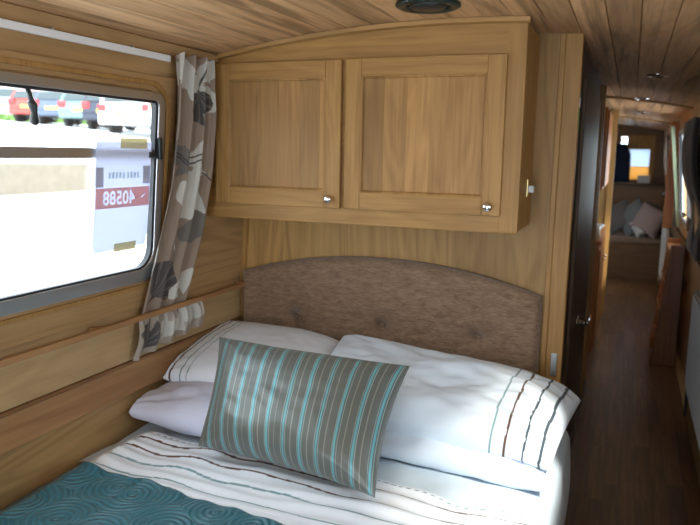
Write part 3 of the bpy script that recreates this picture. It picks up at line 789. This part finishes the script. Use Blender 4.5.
# striped cushion leaning on the pillows
GRN, LT = (.125, .135, .120), (.26, .27, .23); TQ = (.13, .40, .44)
def cush(u, v, s):
    p = (u + 1) * 5.6 + .25; k = p % 1.0
    if .11 < k < .22: return TQ
    if .03 < k < .06 or .28 < k < .31: return (.30, .42, .42)
    if .60 < k < .65: return LT
    return GRN
pillow('cushion', .70, .43, .20, quad_xf((-1.192, 1.753, 0.575), (-0.579, 1.681, 0.565), (-0.595, 2.03, 0.835), (-1.306, 2.06, 0.838), .70, .43), M['satin'], 'grey-green satin cushion with turquoise stripes leaning on the pillows', 'cushion', colf=cush, n=420, pinch=.075, seed=2, wr=.005, power=.5)

# ------------------------------------------------------------ corridor, right side
st = thing('boarding_steps', 'orange wooden steps under the side hatch on the corridor right', 'steps', (.33, 5.6, 0))
bm = bmesh.new()
prism(bm, [(-.095, 0), (.065, 0), (.065, .88), (-.025, .88)], lambda a, z: Vector((a, -.18, z)), lambda a, z: Vector((a, -.16, z))); fin('side_panel', bm, M['orange_shade'], st, bevel=.003)
bm = bmesh.new()
prism(bm, [(-.095, 0), (.065, 0), (.065, .88), (-.025, .88)], lambda a, z: Vector((a, .30, z)), lambda a, z: Vector((a, .32, z))); fin('side_panel', bm, M['orange'], st, bevel=.003)
for k in range(4):
    z = .20 + k * .215; x0 = -.095 + .07 * z / .88
    fin('tread', B((x0 - .008, .06, -.16, .30, z - .02, z)), M['orange_y'], st, bevel=.004)
    fin('riser', B((x0 + .03, x0 + .042, -.16, .30, z - .15, z - .02)), M['darkdoor'], st)
def radiator(loc, L, label):
    t = thing('radiator', label, 'radiator', loc); H = .56
    bm = bmesh.new(); n = int(L / .033); rows = []
    for i in range(n * 4 + 1):
        y = L * i / (n * 4); x = -.004 if i % 4 in (1, 2) else .004
        rows.append([bm.verts.new((x, y, z)) for z in (.02, H - .02)])
    for a, b in zip(rows, rows[1:]): bm.faces.new((a[0], b[0], b[1], a[1]))
    fin('panel', bm, M['white_enamel'], t); fin('panel_body', B((.005, .035, 0, L, 0, H)), M['white_enamel'], t, bevel=.006)
    bm = bmesh.new(); tube(bm, [(.018, L + .03, -.18), (.018, L + .03, .03), (.018, L - .0, .03)], .008); lathe(bm, [(.014, 0), (.018, .01), (.018, .05), (.012, .055)], (.018, L + .03, .02), (0, -.1, 1), 14); fin('valve', bm, M['blackp'], t)
radiator((.372, 3.25, .21), 1.0, 'white panel radiator on the corridor right, nearest the bed')
radiator((.372, 7.6, .21), .9, 'pale panel radiator far down the right wall by the lounge seat')
# hatch posts, reveals and curtains on the right
t = thing('hatch_post', 'orange-brown wooden post beside the pale hatch reveal on the right', 'wooden post', (.33, 7.0, .86)); fin('post', B((-.028, .050, -.03, .03, .0, .955)), M['orange'], t, bevel=.004)
def leaning(name, y0, y1, z0, z1, offb, offt, th, mat, label, cat):
    bm = bmesh.new(); vs = []
    for z, of in ((z0, offb), (z1, offt)):
        x = xr(z) - of
        for a, b in ((x, y0), (x + th, y0), (x + th, y1), (x, y1)): vs.append(bm.verts.new((a - .38, b - y0, z - z0)))
    for f in ((0, 1, 2, 3), (4, 7, 6, 5), (0, 4, 5, 1), (1, 5, 6, 2), (2, 6, 7, 3), (3, 7, 4, 0)): bm.faces.new([vs[i] for i in f])
    o = fin(name, bm, mat, bevel=.003); o.location = (.38, y0, z0); return tag(o, label, cat)
leaning('window_reveal', 6.66, 6.70, .90, 1.76, .045, .085, .03, plain('pale_green_paint', (.42, .55, .36), .5), 'pale green upright reveal at the far side of the right-hand hatch', 'reveal')
def sidecurtain(y0, y1, col, label, w=.05, top=1.74, bot=.86, waist=.5, toward=0):
    w *= .5; t = thing('side_curtain', label, 'curtain', (.38, (y0 + y1) / 2, top)); me = bpy.data.meshes.new('cloth'); vs = []; fs_ = []; nu, nv = 60, 50
    for j in range(nv + 1):
        tt = j / nv; z = top - (top - bot) * tt; k = 1 - waist * math.exp(-((tt - .72) / .22) ** 2)
        for i in range(nu + 1):
            s = i / nu; yy = toward + ((y0 - y1) / 2 * (1 - 2 * s) - toward) * k
            vs.append((xr(z) - w - .022 * math.sin(2 * math.pi * 4 * s) * k + .03 * math.exp(-((tt - .72) / .16) ** 2) - .022 * math.sin(math.pi * min(1, tt * 1.7)) - .38, yy, z - top))
    for j in range(nv):
        for i in range(nu): a = j * (nu + 1) + i; fs_.append((a, a + 1, a + nu + 2, a + nu + 1))
    me.from_pydata(vs, [], fs_); o = link('cloth', me, fabric('curtain_cloth', col, sheen=.3), t, True); s_ = o.modifiers.new('t', 'SOLIDIFY'); s_.thickness = .003
    bm = bmesh.new(); tube(bm, [(xr(1.1) - w - .035 - .38, toward * .4 - .06, 1.10 - top), (xr(1.1) - w - .04 - .38, toward * .4, 1.09 - top), (xr(1.1) - w - .035 - .38, toward * .4 + .06, 1.10 - top)], .012, 8); fin('tie_band', bm, M['alu'], t, True)
sidecurtain(4.75, 5.25, (.06, .046, .040), 'dark grey-brown tied-back curtain nearest on the corridor right wall', waist=.72)
sidecurtain(5.30, 5.62, (.13, .115, .105), 'grey tied-back curtain between the dark curtain and the hatch')
sidecurtain(7.15, 7.50, (.10, .07, .055), 'dark brown curtain beyond the orange post on the right')
sidecurtain(8.5, 8.85, (.22, .17, .14), 'taupe curtain farthest along the right wall above the lounge seat')
# ------------------------------------------------------------ galley side, seen through the gap on the left
gc = thing('galley_cabinet', 'orange pine base cabinet beyond the dark corridor door', 'cabinet', (-.45, 5.85, 0))
fin('carcass', B((-.30, .275, -.55, .55, .06, .86)), M['orange'], gc, bevel=.004); fin('worktop', B((-.32, .29, -.56, .56, .86, .89)), M['orange_y'], gc, bevel=.004)
fin('plinth', B((-.28, .24, -.52, .52, 0, .06)), M['darkdoor'], gc)
for k in range(2):
    dd = fin('door', B((.275, .289, -.53 + k * .54, -.02 + k * .54, .10, .82)), M['orange'], gc, bevel=.004)
    bm = bmesh.new(); lathe(bm, [(.006, 0), (.006, .012), (.012, .016), (.010, .024)], (.289, -.07 + k * .2, .7), (1, 0, 0), 12); fin('knob', bm, M['steel'], dd, True)
uc = thing('galley_wall_cabinet', 'orange pine high cabinet hanging above the galley base cabinet', 'cabinet', (-.45, 5.95, 1.25))
fin('carcass', B((-.2, .262, -.40, .45, 0, .60)), M['orange'], uc, bevel=.004)
for k in range(2): fin('door', B((.262, .276, -.39 + k * .42, .02 + k * .42, .02, .58)), M['orange'], uc, bevel=.004)
mug = bmesh.new(); lathe(mug, [(.030, 0), (.036, .004), (.040, .10), (.037, .10), (.033, .01)], (0, 0, 0), (0, 0, 1), 20); o = fin('mug', mug, M['cream'], None, True); o.location = (-.215, 5.42, .89); tag(o, 'cream mug standing on the galley cabinet seen past the door', 'mug')
bm = bmesh.new(); lathe(bm, [(.035, 0), (.07, .03), (.085, .06), (.080, .06), (.065, .032), (.02, .008)], (0, 0, 0), (0, 0, 1), 24); o = fin('bowl', bm, M['white_enamel'], None, True); o.location = (-.25, 6.0, .89); tag(o, 'small white bowl behind the mug on the galley cabinet', 'bowl')
struct(fin('trim_14', B((-.20, -.145, 6.96, 7.02, 0, 1.92)), M['oak_z'], bevel=.004))
struct(fin('wall_galley', B((-.80, -.16, 6.98, 7.01, 0, 1.92)), M['oak_ply_z']))
# ------------------------------------------------------------ lounge at the far end
se = thing('lounge_seat', 'brown panelled bench seat at the far end of the cabin', 'bench seat', (-.4, 9.25, 0))
fin('base', B((-.9, .81, 0, .62, 0, .44)), M['brown_end'], se, bevel=.004)
fin('seat_cushion', B((-.9, .81, -.01, .58, .44, .52)), fabric('brown_seat_cloth', (.24, .17, .12)), se, bevel=.02)
fin('back_panel', B((-.9, .81, .60, .66, .44, 1.13)), M['brown_end'], se, bevel=.004); fin('back_shelf', B((-.9, .81, .55, .90, 1.13, 1.16)), M['darkdoor'], se, bevel=.004)
def cush_far(c, w, ex, ey, col, label):
    pillow('cushion', w, w, .13, frame_xf(c, ex, ey, 0), fabric('far_cushion_cloth', col), label, 'cushion', n=40, seed=c[0] * 9, group=None)
cush_far((-.10, 9.48, .74), .36, (.86, 0, .5), (-.45, .45, .80), (.13, .12, .115), 'dark grey tilted cushion at the left of the far lounge seat')
cush_far((.07, 9.44, .74), .38, (.80, 0, .60), (-.52, .40, .75), (.17, .18, .19), 'slate grey tilted cushion in the middle of the far lounge seat')
cush_far((.17, 9.30, .65), .22, (.85, 0, .5), (-.45, .45, .80), (.62, .64, .66), 'small pale cushion in front of the grey cushions')
cush_far((.25, 9.27, .74), .34, (.45, .1, .88), (-.85, .3, .45), (.34, .26, .25), 'dusty pink cushion on its corner by the right wall')
cush_far((.33, 9.46, .74), .34, (.3, .1, .9), (-.9, .3, .3), (.09, .07, .065), 'dark brown cushion at the far right of the lounge seat')
# end wall with an opening to a bright bow
plate('wall_end', [(-1.65, 0), (.5, 0), (.5, 1.86), (-.2, 1.93), (-1.0, 1.93), (-1.65, 1.84)], [[(-.17, 1.18), (.27, 1.18), (.27, 1.78), (-.17, 1.78)]], lambda a, b: Vector((a, 10.16, b)), M['brown_end'], lambda a, b: Vector((a, 10.20, b)))
struct(bpy.data.objects['wall_end'])
w7 = struct(plate('window_7', [(-.17, 1.18), (.27, 1.18), (.27, 1.78), (-.17, 1.78)], [[(-.15, 1.20), (-.075, 1.20), (-.075, 1.76), (-.15, 1.76)], [(-.045, 1.20), (.215, 1.20), (.215, 1.60), (-.045, 1.60)]], lambda a, b: Vector((a, 10.15, b)), M['oak_z'], lambda a, b: Vector((a, 10.21, b))))
plate('pane', [(-.16, 1.19), (.225, 1.19), (.225, 1.77), (-.16, 1.77)], [], lambda a, b: Vector((a, 10.188, b)), M['glass'], lambda a, b: Vector((a, 10.192, b)), w7)
plate('tan_panel', [(-.045, 1.19), (.215, 1.19), (.215, 1.375), (-.045, 1.375)], [], lambda a, b: Vector((a, 10.160, b)), translucent('tan_blind', (.80, .55, .25), .5), lambda a, b: Vector((a, 10.163, b)), w7)
plate('pale_blind', [(-.045, 1.375), (.215, 1.375), (.215, 1.60), (-.045, 1.60)], [], lambda a, b: Vector((a, 10.160, b)), translucent('pale_blue_blind', (.72, .80, .92), .5), lambda a, b: Vector((a, 10.163, b)), w7)
o = fin('storage_box', B((-.075, .075, -.05, .05, 0, .085)), M['white_enamel'], bevel=.006); o.location = (.16, 10.02, 1.161); tag(o, 'small white box on the shelf behind the far lounge seat', 'box')
fin('lid', B((-.078, .078, -.053, .053, .085, .10)), M['white_enamel'], o, bevel=.004)
# dark blue coat hanging at the left of the far window
bm = bmesh.new(); rows = []
for k in range(14):
    z = .50 - .5 * k / 13; w = .05 + .07 * min(1, (k + .6) / 4) + .012 * k / 13; dd = .03 + .02 * min(1, k / 4)
    rows.append([bm.verts.new((w * math.cos(a) * (1 + .06 * math.sin(5 * a)), dd * math.sin(a), z)) for a in [2 * math.pi * j / 24 for j in range(24)]])
for a, b in zip(rows, rows[1:]):
    for j in range(24): bm.faces.new((a[j], a[(j + 1) % 24], b[(j + 1) % 24], b[j]))
bm.faces.new(rows[0]); bm.faces.new(rows[-1])
ct = thing('hanging_coat', 'dark blue coat hanging at the left of the far end window', 'coat', (-.145, 10.03, 1.165)); fin('body', bm, fabric('navy_cloth', (.010, .018, .045)), ct, True)
bm = bmesh.new(); tube(bm, [(-.06, 0, .49), (0, 0, .54), (.06, 0, .49)], .006, 8); tube(bm, [(0, 0, .54), (0, .03, .56), (0, .11, .56)], .004, 8); fin('hanger', bm, M['steel'], ct)

# ------------------------------------------------------------ outside the window
def ground_mat(name, c1, c2, sc):
    k = NT(name); n = k.noise(k.obj(), sc, 5, .6); k.put(k.b.inputs['Base Color'], k.mix(n, (*c1, 1), (*c2, 1))); k.b.inputs['Roughness'].default_value = .9; return k.m
struct(fin('floor_quayside', B((-9.0, -2.2, -25, 60, .50, .72)), ground_mat('pale_concrete', (.62, .60, .56), (.72, .70, .66), 6)))
bm = bmesh.new(); vs = [bm.verts.new(p) for p in ((-9.3, -25, 1.15), (-9.3, 60, 1.15), (-15.8, -25, 1.982), (-15.8, 60, 1.982), (-26.6, -25, 2.63), (-26.6, 60, 2.63), (-60, -25, 4.03), (-60, 60, 4.03))]
bm.faces.new((vs[0], vs[1], vs[3], vs[2])); bm.faces.new((vs[2], vs[3], vs[5], vs[4])); bm.faces.new((vs[4], vs[5], vs[7], vs[6])); struct(fin('floor_car_park', bm, ground_mat('pale_tarmac', (.58, .58, .58), (.66, .66, .65), 3)))
bm = bmesh.new(); vs = []
for y in range(-25, 61, 1):
    zt = 1.33 - .0135 * (y + 0) * 1.0 + .012 * noise.noise(Vector((y, 0, 0)))
    vs.append([bm.verts.new(p) for p in ((-9.0, y, .6), (-9.0, y, zt), (-9.35, y, zt), (-9.35, y, .4))])
for a, b in zip(vs, vs[1:]):
    for j in range(4): bm.faces.new((a[j], b[j], b[(j + 1) % 4], a[(j + 1) % 4]))
o = fin('stone_wall', bm, ground_mat('beige_stone', (.10, .085, .062), (.165, .145, .115), 5)); tag(o, 'low beige stone wall across the yard outside the window', 'wall')
# hedge as leafy clusters
bm = bmesh.new(); rnd = random.Random(4)
for k in range(12000):
    y = rnd.uniform(8, 48); t = rnd.random(); x = -33 - rnd.random() * 1.6; z = 2.8 + t * (3.6 + .35 * noise.noise(Vector((y * .4, 0, 0))))
    s = rnd.uniform(.10, .22); q = Matrix.Rotation(rnd.uniform(0, 6.28), 3, Vector((rnd.uniform(-1, 1), rnd.uniform(-1, 1), rnd.uniform(-1, 1))).normalized())
    a = [bm.verts.new(Vector((x, y, z)) + q @ Vector(p) * s) for p in ((-1, 0, 0), (0, -.5, .1), (1, 0, 0), (0, .5, .1))]; bm.faces.new(a)
box(bm, -34.4, -33.6, 8, 48, 2.6, 6.0)
k = NT('hedge_leaves'); n = k.noise(k.obj(), 1.5, 4); k.put(k.b.inputs['Base Color'], k.mix(n, (.07, .16, .03, 1), (.16, .30, .06, 1)))
o = fin('hedge', bm, k.m); tag(o, 'green hedge running behind the row of parked cars', 'hedge')
CARGLASS = plain('car_glass', (.03, .045, .05), .15); TYRE = plain('tyre', (.02, .02, .02), .8); RIM = plain('alloy', (.55, .56, .58), .3, .8)
REDL = plain('red_tail_lens', (.45, .02, .02), .3); YEL = plain('yellow_plate', (.75, .60, .08), .5)
def car(loc, rz, col, label, H=1.45, L=3.7, Wd=1.58, tall=False):
    t = thing('parked_car', label, 'car', loc, rz, 'cars parked beyond the yard'); paintm = plain('car_paint', col, .25, .1, .6, Coat_Weight=.15)
    h = H
    prof = [(-L / 2, .32), (-L / 2 - .03, .62), (-L / 2 + .05, .92), (-L / 2 + .28 if not tall else -L / 2 + .14, h - .12), (-L / 2 + .62, h), (L * .05, h), (L * .22, h - .10), (L * .33, .98), (L / 2 - .12, .84), (L / 2, .62), (L / 2, .32)]
    def wsc(z): return 1.0 if z < .95 else 1 - .20 * (z - .95) / (h - .95)
    bm = bmesh.new(); rows = []
    for s, k in ((-1, .93), (-1, 1), (1, 1), (1, .93)):
        rows.append([bm.verts.new((x * (1 if k == 1 else .985), s * Wd / 2 * wsc(z) * (k if k == 1 else .95), z if k == 1 else z + (.02 if z > .9 else -.0))) for x, z in prof])
    for a, b in zip(rows, rows[1:]):
        for j in range(len(prof) - 1): bm.faces.new((a[j], a[j + 1], b[j + 1], b[j]))
        bm.faces.new((a[-1], a[0], b[0], b[-1]))
    bm.faces.new(rows[0]); bm.faces.new(rows[-1]); fin('body', bm, paintm, t, bevel=.04)
    bm = bmesh.new()   # side glass and screens
    for s in (-1, 1):
        pts = [(-L * .36, .97), (L * .27, .97), (L * .17, h - .14), (-L * .33, h - .14)]
        f = [bm.verts.new((x, s * (Wd / 2 * wsc(z) + .012), z)) for x, z in pts]; bm.faces.new(f if s > 0 else f[::-1])
        f2 = [bm.verts.new((x, s * (Wd / 2 * wsc(z) - .02), z)) for x, z in pts]; bm.faces.new(f2)
    fin('side_glass', bm, CARGLASS, t)
    x0, z0, x1, z1 = prof[2][0], prof[2][1], prof[3][0], prof[3][1]
    bm = bmesh.new(); a = .12; b = .92
    f = [bm.verts.new((x0 + (x1 - x0) * q - .03, s * Wd / 2 * wsc(z0 + (z1 - z0) * q) * .84, z0 + (z1 - z0) * q + .01)) for q, s in ((a, -1), (a, 1), (b, 1), (b, -1))]; bm.faces.new(f)
    fin('rear_window', bm, CARGLASS, t); sl = t.children[-1].modifiers.new('t', 'SOLIDIFY'); sl.thickness = .03
    bm = B((-L / 2 - .05, -L / 2 + .06, -.26, .26, .58, .70)); fin('number_plate', bm, YEL, t)
    for s in (-1, 1): fin('tail_light', B((-L / 2 - .035, -L / 2 + .14, s * Wd / 2 - (.26 if s > 0 else -.02) - .0, s * Wd / 2 + (.02 if s > 0 else .26), .72, .95)), REDL, t, bevel=.02)
    fin('bumper', B((-L / 2 - .09, -L / 2 + .1, -Wd / 2 * .97, Wd / 2 * .97, .34, .54)), paintm, t, bevel=.04)
    for sx in (-L * .32, L * .32):
        for s in (-1, 1):
            bm = bmesh.new(); lathe(bm, [(.18, 0), (.31, .01), (.33, .05), (.33, .18), (.30, .2)], (sx, s * (Wd / 2 - .18), .33), (0, s, 0), 24); w = fin('wheel', bm, TYRE, t, True)
            bm = bmesh.new(); lathe(bm, [(.21, .185), (.21, .205), (.12, .195), (.03, .215)], (sx, s * (Wd / 2 - .18), .33), (0, s, 0), 10); fin('hubcap', bm, RIM, w)
def gh(x): return 1.15 + (-9.3 - x) * .128 if x > -15.8 else (1.982 + (-15.8 - x) * .06 if x > -26.6 else 2.63 + (-26.6 - x) * .042)
for (x, y, a, c, lb, kw) in (
    (-26.0, 24.8, 1.90, (.30, .34, .38), 'pale silver-blue parked car, leftmost in the window', dict(H=1.48)),
    (-24.0, 24.3, 1.90, (.30, .03, .02), 'red parked car beside the hanging window catch', dict(H=1.42)),
    (-22.0, 23.6, 1.90, (.05, .07, .12), 'dark blue-grey parked car right of the red car', dict(H=1.42)),
    (-19.9, 22.8, 1.90, (.10, .19, .20), 'teal-silver parked car in the middle of the row', dict(H=1.45)),
    (-17.7, 21.6, 1.90, (.008, .012, .03), 'navy parked hatchback next to the white vehicle', dict(H=1.50)),
    (-15.1, 20.3, 1.68, (.85, .87, .88), 'large white parked car at the right end of the window', dict(H=1.70, L=4.4, Wd=1.8, tall=True))):
    car((x, y, gh(x)), a, c, lb, **kw)
